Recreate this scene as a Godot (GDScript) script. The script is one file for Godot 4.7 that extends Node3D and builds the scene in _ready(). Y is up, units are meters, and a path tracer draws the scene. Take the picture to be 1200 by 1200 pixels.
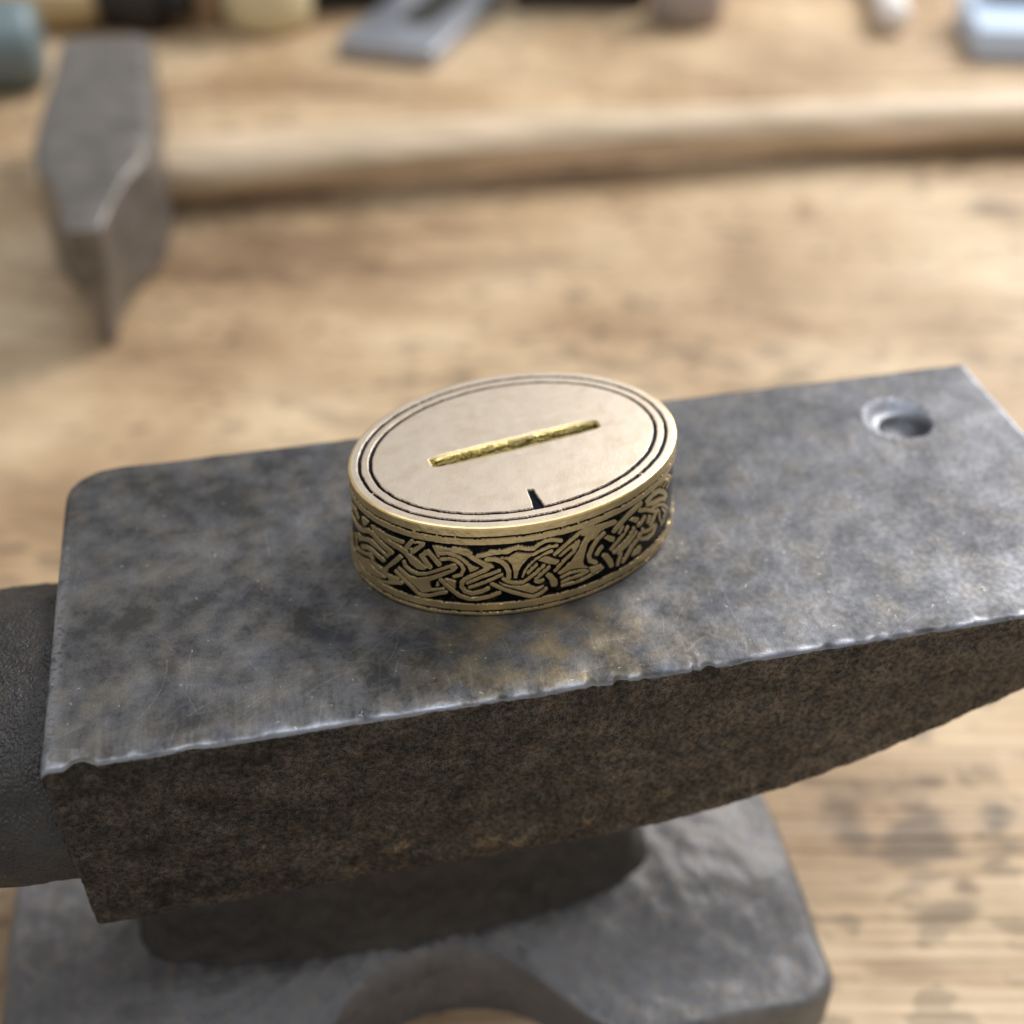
extends Node3D
# An oval brass knife fitting with a carved interlace band, standing on a small bench anvil; tools out of focus on the bench behind.
# Lengths inside the builders are millimetres; mesh() turns them into metres.

const MM := 0.001
const FACE := 75.0            # height of the anvil's face above the bench
const TALL := 12.1            # height of the fitting
const HALF_LONG := 19.0
const HALF_WIDE := 14.0
const ROUND := 103.6          # way round the fitting
const COLS := 2000
const ROWS := 233
const ANVIL_TURN := 12.0
const FITTING_TURN := 22.5

var relief := PackedFloat32Array()   # carved height of the fitting's side, 0 floor .. 1 surface
var rng := RandomNumberGenerator.new()
var wob := FastNoiseLite.new()
var mats := {}


# ---------------------------------------------------------------- helpers
func numbered(called: String) -> String:
	if not has_node(called):
		return called
	var k := 1
	while has_node("%s_%03d" % [called, k]):
		k += 1
	return "%s_%03d" % [called, k]


func thing(called: String, label: String, category: String, at := Vector3.ZERO, turn := 0.0, group := "") -> Node3D:
	var o := Node3D.new()
	o.name = numbered(called)
	add_child(o)
	o.position = at * MM
	o.rotation_degrees.y = turn
	o.set_meta("label", label)
	o.set_meta("category", category)
	if group:
		o.set_meta("group", group)
	return o


func part(called: String, m: Mesh, mat: Material, parent: Node) -> MeshInstance3D:
	var o := MeshInstance3D.new()
	o.name = called
	o.mesh = m
	if mat:
		o.material_override = null
		for k in m.get_surface_count():
			if m.surface_get_material(k) == null:
				m.surface_set_material(k, mat)
	parent.add_child(o, true)
	return o


func material(col: Color, rough: float, metal := 0.0) -> StandardMaterial3D:
	var m := StandardMaterial3D.new()
	m.albedo_color = col.linear_to_srgb()
	m.roughness = rough
	m.metallic = metal
	return m


func noise(freq: float, seed_: int, oct := 4, kind := FastNoiseLite.TYPE_SIMPLEX_SMOOTH) -> FastNoiseLite:
	var n := FastNoiseLite.new()
	n.noise_type = kind
	n.frequency = freq
	n.seed = seed_
	n.fractal_type = FastNoiseLite.FRACTAL_FBM
	n.fractal_octaves = oct
	return n


func bytes(w: int, h: int, freq: float, seed_: int, oct := 4, sx := 1, sy := 1) -> PackedByteArray:
	# a sheet of noise as bytes, stretched sx or sy times along one axis
	var im := noise(freq, seed_, oct).get_image(w / sx, h / sy, false, false, true)
	im.convert(Image.FORMAT_L8)
	if sx > 1 or sy > 1:
		im.resize(w, h, Image.INTERPOLATE_CUBIC)
	return im.get_data()


func texture(w: int, h: int, data: PackedByteArray, fmt := Image.FORMAT_RGB8) -> ImageTexture:
	return ImageTexture.create_from_image(Image.create_from_data(w, h, false, fmt, data))


func relief_map(w: int, h: int, data: PackedByteArray, strength: float) -> ImageTexture:
	var im := Image.create_from_data(w, h, false, Image.FORMAT_L8, data)
	im.convert(Image.FORMAT_RGBA8)
	im.bump_map_to_normal_map(strength)
	return ImageTexture.create_from_image(im)


func sm(a: float, b: float, x: float) -> float:
	var t := clampf((x - a) / (b - a), 0.0, 1.0)
	return t * t * (3.0 - 2.0 * t)


func grid(nu: int, nv: int, p: PackedVector3Array, closed: bool, flip := false, col := PackedColorArray(), uv := PackedVector2Array(), onto: ArrayMesh = null, plain := PackedVector3Array(), keep := PackedByteArray()) -> ArrayMesh:
	# where keep is set, the normal is that of the plain shape under the relief
	# p[j * nu + i]; closed joins i = nu - 1 to i = 0
	var nor := PackedVector3Array()
	nor.resize(p.size())
	for j in nv:
		var ja := maxi(j - 1, 0) * nu
		var jb := mini(j + 1, nv - 1) * nu
		for i in nu:
			var ia := i - 1
			var ib := i + 1
			if closed:
				ia = (ia + nu) % nu
				ib = ib % nu
			else:
				ia = maxi(ia, 0)
				ib = mini(ib, nu - 1)
			var at := j * nu + i
			var c := (plain[j * nu + ib] - plain[j * nu + ia]).cross(plain[jb + i] - plain[ja + i]) if keep.size() and keep[at] else (p[j * nu + ib] - p[j * nu + ia]).cross(p[jb + i] - p[ja + i])
			nor[j * nu + i] = (c if flip else -c).normalized()
	var idx := PackedInt32Array()
	var wide := nu if closed else nu - 1
	idx.resize(wide * (nv - 1) * 6)
	var k := 0
	for j in nv - 1:
		for i in wide:
			var a := j * nu + i
			var b := j * nu + (i + 1) % nu
			var c := a + nu
			var d := b + nu
			if flip:
				idx[k] = a; idx[k + 1] = c; idx[k + 2] = b; idx[k + 3] = b; idx[k + 4] = c; idx[k + 5] = d
			else:
				idx[k] = a; idx[k + 1] = b; idx[k + 2] = c; idx[k + 3] = b; idx[k + 4] = d; idx[k + 5] = c
			k += 6
	var q := PackedVector3Array()
	q.resize(p.size())
	for n in p.size():
		q[n] = p[n] * MM
	var arr := []
	arr.resize(Mesh.ARRAY_MAX)
	arr[Mesh.ARRAY_VERTEX] = q
	arr[Mesh.ARRAY_NORMAL] = nor
	arr[Mesh.ARRAY_INDEX] = idx
	if col.size():
		arr[Mesh.ARRAY_COLOR] = col
	if uv.size():
		arr[Mesh.ARRAY_TEX_UV] = uv
	var m := onto if onto else ArrayMesh.new()
	m.add_surface_from_arrays(Mesh.PRIMITIVE_TRIANGLES, arr)
	return m


func loft(rings: Array, caps := true, soft := true) -> ArrayMesh:
	# rings: arrays of Vector3 of one size, counter-clockwise seen from the far end
	var st := SurfaceTool.new()
	st.begin(Mesh.PRIMITIVE_TRIANGLES)
	st.set_smooth_group(1 if soft else -1)
	var n: int = rings[0].size()
	for j in rings.size() - 1:
		for i in n:
			var a: Vector3 = rings[j][i] * MM
			var b: Vector3 = rings[j][(i + 1) % n] * MM
			var c: Vector3 = rings[j + 1][i] * MM
			var d: Vector3 = rings[j + 1][(i + 1) % n] * MM
			for v in [a, b, c, b, d, c]:
				st.add_vertex(v)
	if caps:
		for e in [0, rings.size() - 1]:
			st.set_smooth_group(2 + e if soft else -1)
			var mid := Vector3.ZERO
			for v in rings[e]:
				mid += v / n
			for i in n:
				var a: Vector3 = rings[e][i] * MM
				var b: Vector3 = rings[e][(i + 1) % n] * MM
				if e == 0:
					st.add_vertex(mid * MM); st.add_vertex(b); st.add_vertex(a)
				else:
					st.add_vertex(mid * MM); st.add_vertex(a); st.add_vertex(b)
	st.generate_normals()
	return st.commit()


func rounded_ring(hx: float, hy: float, r: float, n := 5) -> Array:
	# a rounded rectangle in x and y
	var out := []
	r = minf(r, minf(hx, hy) - 0.01)
	for q in 4:
		var cx := (hx - r) * (1 if q == 0 or q == 3 else -1)
		var cy := (hy - r) * (1 if q < 2 else -1)
		for k in n:
			var a := PI / 2 * (q + float(k) / (n - 1))
			out.append(Vector2(cx + r * cos(a), cy + r * sin(a)))
	return out


func bevelled(sx: float, sy: float, sz: float, r := 1.5, bev := 1.0) -> ArrayMesh:
	# a block standing on y = 0, long edges rounded by r, top and bottom edges bevelled
	var rings := []
	for s in [[0.0, -bev], [bev * 0.3, -bev * 0.3], [bev, 0.0], [sy - bev, 0.0], [sy - bev * 0.3, -bev * 0.3], [sy, -bev]]:
		var ring := []
		for v in rounded_ring(sx / 2 + s[1], sz / 2 + s[1], r):
			ring.append(Vector3(v.x, s[0], -v.y))
		rings.append(ring)
	return loft(rings)


func lathe(profile: Array, along: Vector3, across: Vector3, at: Vector3, sides := 40, squash := 1.0) -> ArrayMesh:
	# profile: [way along, radius] pairs
	var third := along.cross(across).normalized()
	var rings := []
	for q in profile:
		var ring := []
		for k in sides:
			var a := TAU * k / sides
			ring.append(at + along * q[0] + (across * cos(a) + third * sin(a) * squash) * q[1])
		rings.append(ring)
	return loft(rings)


func bound(profile: Array, x: float) -> float:
	# straight runs between [x, y] pairs, eased
	for k in profile.size() - 1:
		if x <= profile[k + 1][0]:
			return lerpf(profile[k][1], profile[k + 1][1], clampf((x - profile[k][0]) / (profile[k + 1][0] - profile[k][0]), 0, 1))
	return profile[-1][1]


# ---------------------------------------------------------------- the scene
func _ready() -> void:
	rng.seed = 7
	wob = noise(1.0, 11, 3)
	var cam := Camera3D.new()
	cam.name = "camera"
	add_child(cam)
	cam.position = Vector3(-0.36, FACE + 95.83, 114.29) * MM
	cam.rotation_degrees = Vector3(-39.28, 0, 0)
	cam.near = 0.01
	cam.far = 20.0
	var lens := CameraAttributesPhysical.new()
	lens.frustum_focal_length = 29.64
	lens.frustum_near = 0.01
	lens.frustum_far = 20.0
	lens.frustum_focus_distance = 0.131
	lens.exposure_aperture = 8.6
	cam.attributes = lens
	cam.fov = 44.08
	cam.current = true

	var we := WorldEnvironment.new()
	we.name = "environment"
	var env := Environment.new()
	env.background_mode = Environment.BG_COLOR
	env.background_color = Color(0.37, 0.355, 0.335).linear_to_srgb()
	env.tonemap_mode = Environment.TONE_MAPPER_LINEAR
	env.tonemap_exposure = 1.24
	env.sdfgi_enabled = true
	env.ssao_enabled = true
	env.ssil_enabled = true
	we.environment = env
	add_child(we)
	# the workshop's light: a wide lamp overhead and behind, a window behind to the right
	area("window_light", Vector3(0.72, 0.88, -0.88), Vector2(0.62, 0.72), Color(1.0, 0.985, 0.96), 1.75)
	area("ceiling_lamp", Vector3(-0.05, 1.2, 0.12), Vector2(1.3, 0.8), Color(0.90, 0.95, 1.0), 0.5)

	make_materials()
	make_bench()
	make_anvil()
	make_fitting()
	make_hammer()
	make_clutter()


func area(called: String, at: Vector3, size: Vector2, col: Color, energy: float) -> void:
	var l := AreaLight3D.new()
	l.name = called
	l.area_size = size
	l.light_color = col
	l.light_energy = energy
	l.area_normalize_energy = true
	l.set("area_range", 6.0)
	l.shadow_enabled = true
	add_child(l)
	l.look_at_from_position(at, Vector3(0, 0.05, -0.05))


func make_materials() -> void:
	mats.brass = material(Color(1, 1, 1), 0.33, 1.0)
	mats.brass.vertex_color_use_as_albedo = true
	var n := bytes(512, 512, 0.09, 21, 4)
	var fine := bytes(512, 512, 0.35, 22, 2)
	for k in n.size():
		n[k] = clampi((n[k] * 2 + fine[k]) / 3, 0, 255)
	var tooth := relief_map(512, 512, n, 2.0)
	mats.brass.normal_enabled = true
	mats.brass.normal_texture = tooth
	mats.brass.normal_scale = 0.35
	mats.brass.uv1_triplanar = true
	mats.brass.uv1_scale = Vector3.ONE * 90.0
	mats.plate = mats.brass.duplicate()
	mats.plate.roughness = 0.4
	mats.plate.normal_scale = 0.4
	mats.slot = material(Color(1, 1, 1), 0.3, 1.0)
	mats.slot.vertex_color_use_as_albedo = true
	mats.slot.normal_enabled = true
	mats.slot.normal_texture = tooth
	mats.slot.normal_scale = 0.35
	mats.slot.uv1_triplanar = true
	mats.slot.uv1_scale = Vector3.ONE * 120.0
	# cast iron of horn, waist and base
	var w := 1024
	var big := bytes(w, w, 0.006, 31, 4)
	var mid := bytes(w, w, 0.03, 32, 4)
	var tiny := bytes(w, w, 0.16, 33, 3)
	var rgb := PackedByteArray()
	rgb.resize(w * w * 3)
	var ro := PackedByteArray()
	ro.resize(w * w)
	var hi := PackedByteArray()
	hi.resize(w * w)
	for k in w * w:
		var a := big[k] / 255.0
		var b := mid[k] / 255.0
		var c := tiny[k] / 255.0
		var t := 0.185 + 0.09 * (a - 0.5) + 0.07 * (b - 0.5) + 0.05 * (c - 0.5)
		var rust := sm(0.58, 0.75, b) * 0.2
		rgb[k * 3] = int(255 * pow(clampf(t * (1.0 + rust * 0.8), 0.01, 1), 0.4545))
		rgb[k * 3 + 1] = int(255 * pow(clampf(t * (1.0 + rust * 0.2), 0.01, 1), 0.4545))
		rgb[k * 3 + 2] = int(255 * pow(clampf(t * (1.03 - rust * 0.5), 0.01, 1), 0.4545))
		ro[k] = int(255 * clampf(0.5 + 0.25 * (b - 0.5) + 0.2 * (c - 0.5), 0, 1))
		hi[k] = int(255 * clampf(0.5 + 0.5 * (b - 0.5) + 0.6 * (c - 0.5), 0, 1))
	mats.iron = material(Color(1, 1, 1), 1.0, 0.5)
	mats.iron.albedo_color = Color(0.985, 0.985, 1.0)
	mats.iron.albedo_texture = texture(w, w, rgb)
	mats.iron.roughness_texture = texture(w, w, ro, Image.FORMAT_L8)
	mats.iron.roughness_texture_channel = BaseMaterial3D.TEXTURE_CHANNEL_RED
	mats.iron.normal_enabled = true
	mats.iron.normal_texture = relief_map(w, w, hi, 5.0)
	mats.iron.normal_scale = 0.7
	mats.iron.uv1_triplanar = true
	mats.iron.uv1_scale = Vector3.ONE * 14.0
	mats.waist = mats.iron.duplicate()
	mats.waist.albedo_color = Color(0.60, 0.585, 0.57)  # same iron darkened, the shade under the body put into its colour
	mats.horn = mats.iron.duplicate()
	mats.horn.albedo_color = Color(0.54, 0.52, 0.51)
	mats.horn.normal_scale = 1.1
	mats.horn.uv1_scale = Vector3.ONE * 12.0


# ---------------------------------------------------------------- bench
func make_bench() -> void:
	# one sheet of wood figure for both boards
	var w := 2048
	var h := 1536
	var size := Vector2(860, 645)     # mm
	var org := Vector2(-430, -565)    # left and far edge of the figure
	var grain := bytes(w, h, 0.035, 41, 4, 8, 1)
	var fibre := bytes(w, h, 0.16, 42, 3, 32, 1)
	var band := bytes(w, h, 0.009, 43, 5, 3, 1)
	var blot := bytes(w, h, 0.005, 44, 5)
	var pores := bytes(w, h, 0.06, 45, 3, 2, 1)
	# marks: x, z, half x, half z, turn, depth, warmth
	var marks := [
		[110, -400, 95, 42, 0.05, -0.22, -0.35], [78, 0, 34, 48, 0, -0.2, -0.25],
		[55, -15.5, 4.5, 6, 0.3, 0.6, -0.1], [65, -13, 5.5, 10, -0.28, 0.66, 0.0], [78.5, -13.5, 4.6, 4.0, 0.5, 0.85, -0.2], [70, -2.5, 2.6, 2.0, 0, 0.7, 0.5],
		[65.5, 3.5, 5.0, 2.8, 0.1, 0.55, 0.0], [79, -25, 2, 3, 0, 0.35, 0], [145, -242, 7, 7, 0.2, 0.75, 0.0], [88, -243, 4, 9, 0.1, 0.4, 0.3], [73, -169, 10, 6, 0, 0.3, 0.2],
		[-70, -212, 62, 15, 0.12, 0.42, 0.15], [-10, -206, 40, 12, -0.1, 0.25, 0.0], [20, -170, 26, 7, 0.2, 0.22, 0.1], [110, -318, 60, 9, 0.05, 0.3, 0.5], [20, -330, 50, 6, 0, 0.25, 0.5], [-96, -345, 14, 16, 0, 0.3, 0.4],
		[56, 12, 9, 1.4, -0.15, 0.3, 0.2], [70, 14, 10, 1.2, -0.1, 0.2, 0.2], [-78, 4, 7, 1.3, 0.05, 0.4, 0.2], [-80, 14, 8, 1.6, 0, 0.3, 0.2], [-78, 22, 8, 1, 0, 0.35, 0.2], [48, -100, 30, 5, 0.1, 0.2, 0.1],
	]
	var rgb := PackedByteArray()
	rgb.resize(w * h * 3)
	var ro := PackedByteArray()
	ro.resize(w * h)
	var dark := PackedFloat32Array()
	dark.resize(w * h)
	var warm := PackedFloat32Array()
	warm.resize(w * h)
	for m in marks:
		var reach := maxf(m[2], m[3]) * 1.5
		for y in range(maxi(0, int((m[1] - reach - org.y) / size.y * h)), mini(h, int((m[1] + reach - org.y) / size.y * h))):
			for x in range(maxi(0, int((m[0] - reach - org.x) / size.x * w)), mini(w, int((m[0] + reach - org.x) / size.x * w))):
				var p := Vector2(org.x + size.x * x / w - m[0], org.y + size.y * y / h - m[1]).rotated(m[4])
				var k := y * w + x
				var r := Vector2(p.x / m[2], p.y / m[3]).length() + (pores[k] / 255.0 - 0.5) * 1.5 + (grain[k] / 255.0 - 0.5) * 1.2 + (fibre[k] / 255.0 - 0.5) * 0.7 + (blot[k] / 255.0 - 0.5) * 0.5
				var s := 1.0 - sm(0.35, 1.3, r)
				dark[k] = maxf(dark[k], s * m[5] * 0.85) if m[5] > 0 else minf(dark[k], s * m[5])
				warm[k] = maxf(warm[k], s * (m[6] + 0.12))
	for k in w * h:
		var g := grain[k] / 255.0 - 0.5
		var f := fibre[k] / 255.0 - 0.5
		var b := band[k] / 255.0 - 0.5
		var o := blot[k] / 255.0 - 0.5
		var pr := pores[k] / 255.0 - 0.5
		var t := 0.97 + 0.16 * g + 0.12 * f + 0.6 * b + 0.75 * o + 0.3 * pr - 0.5 * sm(0.12, 0.3, pr + 0.5 * b)
		t *= 1.0 - dark[k]
		var red := clampf(0.50 * t, 0.02, 0.85)
		var wm := clampf(0.12 - 0.4 * b - 0.8 * o + warm[k] * 0.9, -0.3, 1.0)
		rgb[k * 3] = int(255 * pow(red * (1.0 + 0.12 * wm), 0.4545))
		rgb[k * 3 + 1] = int(255 * pow(red * (0.73 - 0.09 * wm), 0.4545))
		rgb[k * 3 + 2] = int(255 * pow(red * (0.455 - 0.17 * wm + dark[k] * 0.03), 0.4545))
		ro[k] = int(255 * clampf(0.55 - 0.2 * g + 0.1 * f, 0.3, 0.9))
	mats.wood = material(Color(1, 1, 1), 1.0)
	mats.wood.albedo_texture = texture(w, h, rgb)
	mats.wood.roughness_texture = texture(w, h, ro, Image.FORMAT_L8)
	mats.wood.roughness_texture_channel = BaseMaterial3D.TEXTURE_CHANNEL_RED
	mats.wood.normal_enabled = true
	mats.wood.normal_texture = relief_map(w, h, fibre, 3.0)
	mats.wood.normal_scale = 0.5
	var top := Node3D.new()
	top.name = "bench_top"
	top.set_meta("kind", "structure")
	top.set_meta("label", "worn pale wooden workbench top with dark stains")
	add_child(top)
	for b in [[-565.0, -336.6], [-335.8, 80.0]]:
		var p := PackedVector3Array()
		var uv := PackedVector2Array()
		var nu := 90
		var prof := [[0.0, -32.0], [0.0, -1.2], [0.35, -0.35], [1.2, 0.0]]
		var zs := []
		for q in prof:
			zs.append([b[0] + q[0], q[1]])
		for k in 40:
			zs.append([lerpf(b[0] + 1.2, b[1] - 1.2, (k + 1) / 41.0), 0.0])
		for q in [3, 2, 1, 0]:
			zs.append([b[1] - prof[q][0], prof[q][1]])
		for z in zs:
			for i in nu:
				var x := -430.0 + 860.0 * i / (nu - 1)
				var run := 0.055 * x            # the joint runs a little uphill to the right
				var zz: float = z[0] - (run if absf(z[0] + 336) < 3 else 0.0)
				if absf(z[0] + 336) >= 3:
					zz = z[0] - run * clampf(1.0 - absf(z[0] + 336) / 220.0, 0, 1)
				p.append(Vector3(x, z[1], zz))
				uv.append(Vector2((x - org.x) / size.x, (zz - org.y) / size.y))
		part("board", grid(nu, zs.size(), p, false, false, PackedColorArray(), uv), mats.wood, top)


# ---------------------------------------------------------------- anvil
const UNDER := [[-60, 28.9], [6, 28.9], [12, 28.5], [18, 27.8], [25, 26.4], [30, 25.1], [35, 23.6], [40, 21.8], [45, 19.8], [50, 17.6], [55, 15.3], [60, 12.9], [69.5, 8.6]]


func face_y(x: float, z: float) -> float:
	var y := 0.05 * wob.get_noise_2d(x * 0.09, z * 0.09) + 0.022 * wob.get_noise_2d(x * 0.5 + 40, z * 0.5)
	# the hardy hole: a dished round hole with a soft lip
	var r := Vector2(x - 54.0, z + 11.4).length()
	if r < 6.5:
		y -= 1.25 * sm(4.7, 2.6, r)
		var pit := Vector2(x - 54.7, z + 10.4).length() / 3.3
		if pit < 1.0:
			y -= 1.7 * sqrt(1.0 - pit * pit)
	# hammer dings
	for d in DINGS:
		var e: float = Vector2(x - d[0], z - d[1]).length() / d[2]
		if e < 1.0:
			y -= d[3] * (1.0 - e * e)
	return y


const SCABS := [[-19.0, 22.5, 2.6, 1.2], [-8.5, 24.5, 2.4, 1.6], [-5.0, 25.5, 1.5, 1.2], [-33.0, 18.0, 0.6, 0.6], [12.0, 21.0, 1.6, 0.9], [-24, 25, 1.2, 0.8], [3, 23.5, 1.2, 1.0], [30, 17, 1.0, 0.8]]
const DINGS := [[-32.5, 10.5, 0.9, 0.06], [-27.5, 13.4, 1.3, 0.05], [-20.5, 11.5, 1.0, 0.05], [-40, 14, 1.1, 0.04], [-31, -8, 1.6, 0.04], [22, 14, 1.4, 0.05], [34, 4, 1.8, 0.05], [12, 17.5, 1.2, 0.05], [28, -9, 1.5, 0.05], [40, 12, 2.0, 0.05], [-14, 18, 1.6, 0.06], [5, 21, 1.2, 0.05], [47, -3, 1.4, 0.05]]
const NICKS := [[-6.8, 0.6, 0.3], [2.6, 0.7, 0.5], [3.6, 0.5, 0.3], [5.5, 0.8, 0.55], [6.3, 0.3, 0.3], [8.2, 0.5, 0.3], [15.1, 0.9, 0.5], [13.7, 0.5, 0.35], [34, 0.7, 0.2], [-38, 1.2, 0.2], [28.6, 0.9, 0.25], [20, 1.4, 0.15], [40, 1.2, 0.2], [-20, 1.5, 0.1], [-48.5, 1.6, 0.9]]


func front_z(x: float) -> float:
	var z := 26.0 + 0.16 * wob.get_noise_2d(x * 0.12, 77) + 0.07 * wob.get_noise_2d(x * 0.6, 99) + 0.03 * wob.get_noise_2d(x * 2.5, 12)
	for n in NICKS:
		var e: float = absf(x - n[0]) / n[1]
		if e < 1.0:
			z -= n[2] * (1.0 - e * e)
	return z


func back_z(x: float) -> float:
	var z := -22.2 + 0.15 * wob.get_noise_2d(x * 0.2, 7)
	var d := x + 52.3
	if d < 6.0:
		z += 6.0 - sqrt(maxf(0.0, 36.0 - (6.0 - d) * (6.0 - d)))
	return z


func make_anvil() -> void:
	var t := thing("anvil", "small dark steel bench anvil under the oval brass fitting", "anvil", Vector3.ZERO, ANVIL_TURN)
	var left := -52.3
	var right := 69.0
	var xs := []        # station, drop of the face at the ends, worn brightness
	var r := 0.8
	for k in 5:
		var a := PI / 2 * k / 5.0
		xs.append([left + r * (1 - cos(a)), r * (1 - sin(a))])
	var n := 470
	for k in n + 1:
		xs.append([lerpf(left + r, right - r, k / float(n)), 0.0])
	for k in 5:
		var a := PI / 2 * (1 - (k + 1) / 5.0)
		xs.append([right - r * (1 - cos(a)), r * (1 - sin(a))])
	var nx := xs.size()
	# --- the face: from the back edge over the flat to the front edge
	var flat := 190
	var face := PackedVector3Array()
	var uv := PackedVector2Array()
	var nz := flat + 12
	face.resize(nx * nz)
	uv.resize(nx * nz)
	for i in nx:
		var x: float = xs[i][0]
		var rf := clampf(0.5 + 0.25 * wob.get_noise_2d(x * 0.25, 31), 0.25, 0.9)
		var rb := 0.8
		var zf := front_z(x)
		var zb := back_z(x)
		for j in nz:
			var z: float
			var y := 0.0
			if j < 6:
				var a := PI / 2 * j / 6.0
				z = zb + rb * (1 - cos(a))
				y = -rb * (1 - sin(a))
			elif j >= nz - 6:
				var a := PI / 2 * (j - (nz - 7)) / 6.0
				z = zf - rf + rf * sin(a)
				y = -rf * (1 - cos(a))
			else:
				z = lerpf(zb + rb, zf - rf, (j - 6) / float(nz - 13))
			var yy: float = y + face_y(x, z) - xs[i][1] - 0.22 * sm(zf - 2.0, zf, z)      # the working edge is hammered down a little
			face[j * nx + i] = Vector3(x, FACE + yy, z)
			uv[j * nx + i] = Vector2((x - left) / (right - left), (z + (maxf(0.0, -y - 0.05) if j > nz - 8 else 0.0) + 23.0) / 50.0)
	var body := grid(nx, nz, face, false, false, PackedColorArray(), uv)
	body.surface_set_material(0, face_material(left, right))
	# --- the front flank
	var nf := 90
	var flank := PackedVector3Array()
	flank.resize(nx * nf)
	var hue := PackedColorArray()
	hue.resize(nx * nf)
	var rough := noise(0.9, 61, 3)
	var lumps := noise(0.22, 62, 2)
	for i in nx:
		var x: float = xs[i][0]
		var from := face[(nz - 1) * nx + i]
		var deep := bound(UNDER, x)
		var inset: float = xs[i][1]
		for j in nf:
			var s := j / float(nf - 1)
			var y: float
			var z: float
			var rb := 2.4
			var straight := maxf(deep - rb, 1.0)
			if s < 0.84:
				var q := s / 0.84
				y = lerpf(from.y, FACE - straight, q)
				z = lerpf(from.z, 26.0, sm(0, 0.14, s)) - 0.8 * q
			else:
				var a := PI / 2 * (s - 0.84) / 0.16
				y = FACE - straight - rb * sin(a)
				z = 26.0 - 0.8 - rb * (1 - cos(a))
			var k := sm(0.0, 0.06, s)
			z += k * (1.0 - 0.8 * sm(0.8, 1.0, s)) * (0.16 * rough.get_noise_2d(x, y) + 0.3 * lumps.get_noise_2d(x, y)) - inset * k * 0.5
			var shade := clampf(0.48 + 0.2 * lumps.get_noise_2d(x * 0.35 + 80, y * 0.6) + 0.003 * x + 0.22 * rough.get_noise_2d(x * 0.5 + 30, y * 0.5), 0.12, 0.9)
			var c := Color(shade, shade * 0.97, shade * 0.94)
			for sp in SCABS:
				var e: float = Vector2((x - sp[0]) / sp[2], (FACE - y - sp[1]) / sp[3]).length() + 0.45 * rough.get_noise_2d(x * 0.8, y * 0.8)
				if e < 1.0:
					c = c.lerp(Color(1.0, 0.86, 0.62), sm(1.0, 0.3, e))
					z += 0.35 * sm(1.0, 0.2, e)
			hue[j * nx + i] = c
			flank[j * nx + i] = Vector3(x, y, z)
	body = grid(nx, nf, flank, false, false, hue, PackedVector2Array(), body)
	body.surface_set_material(1, flank_material())
	# --- underside and back, coarser
	var nb := 16
	var rest := PackedVector3Array()
	rest.resize(nx * nb)
	for i in nx:
		var a := flank[(nf - 1) * nx + i]
		var b := face[i]
		for j in nb:
			if j < 8:
				rest[j * nx + i] = a.lerp(Vector3(b.x, a.y, b.z + 1.0), j / 7.0)
			else:
				rest[j * nx + i] = Vector3(b.x, a.y, b.z + 1.0).lerp(b, (j - 7) / 8.0)
	body = grid(nx, nb, rest, false, false, PackedColorArray(), PackedVector2Array(), body)
	body.surface_set_material(2, mats.iron)
	# --- the two ends
	for e in [0, nx - 1]:
		var p := PackedVector3Array()
		p.resize(nz * 24)
		for j in nz:
			var a := face[j * nx + e]
			for k in 24:
				var s := k / 23.0
				var floor_y := FACE - bound(UNDER, a.x)
				var q := Vector3(a.x, lerpf(a.y, floor_y, s), lerpf(a.z, clampf(a.z, back_z(a.x) + 1, 21.8), s))
				if e == 0:
					q.x += 0.25 * s * rough.get_noise_2d(q.z, q.y) * sm(0, 0.1, s)
				p[k * nz + j] = q
		body = grid(nz, 24, p, false, e == 0, PackedColorArray(), PackedVector2Array(), body)
		body.surface_set_material(body.get_surface_count() - 1, mats.horn)
	part("body", body, null, t)
	# --- horn
	var p := PackedVector3Array()
	var nu := 160
	var nv := 90
	for j in nv:
		var s := j / float(nv - 1)
		var x := -51.0 - 74.0 * s
		var k := sqrt(maxf(0.0, 1.0 - pow(s, 1.7)))
		for i in nu:
			var a := TAU * i / nu
			var q := Vector3(x, FACE - 15.8 + 3.0 * s + 13.4 * k * cos(a), 5.2 + 19.6 * k * sin(a))
			q += Vector3(0, cos(a), sin(a)) * (0.5 * lumps.get_noise_3d(q.x * 0.6, q.y * 0.6, q.z * 0.6) + 0.22 * rough.get_noise_3d(q.x * 0.7, q.y * 0.7, q.z * 0.7)) * k
			p.append(q)
	part("horn", grid(nu, nv, p, true, false), mats.horn, t)
	# --- waist and base, star-shaped round (-17, 2)
	var mid := Vector2(-17.5, 2.0)
	nu = 360
	var foot := []
	var stem := []
	for i in nu:
		var a := TAU * i / nu
		var d := Vector2(cos(a), sin(a))
		foot.append(base_reach(mid, d))
		stem.append(1.0 / pow(pow(absf(d.x) / 37.0, 3.2) + pow(absf(d.y) / 11.2, 3.2), 1.0 / 3.2))
	for pass_ in 3:
		var f2 := foot.duplicate()
		for i in nu:
			f2[i] = 0.25 * foot[(i + nu - 1) % nu] + 0.5 * foot[i] + 0.25 * foot[(i + 1) % nu]
		foot = f2
	p = PackedVector3Array()
	var rows := 0
	for s in [[0.0, 0.0], [0.02, 0.35], [0.0, 0.72], [0.6, 0.9], [1.5, 1.0]]:
		for i in nu:
			var a := TAU * i / nu
			var d := Vector2(cos(a), sin(a))
			var q: Vector2 = mid + d * (foot[i] - s[0])
			p.append(Vector3(q.x, base_top(q, mid) * s[1], q.y))
		rows += 1
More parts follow.
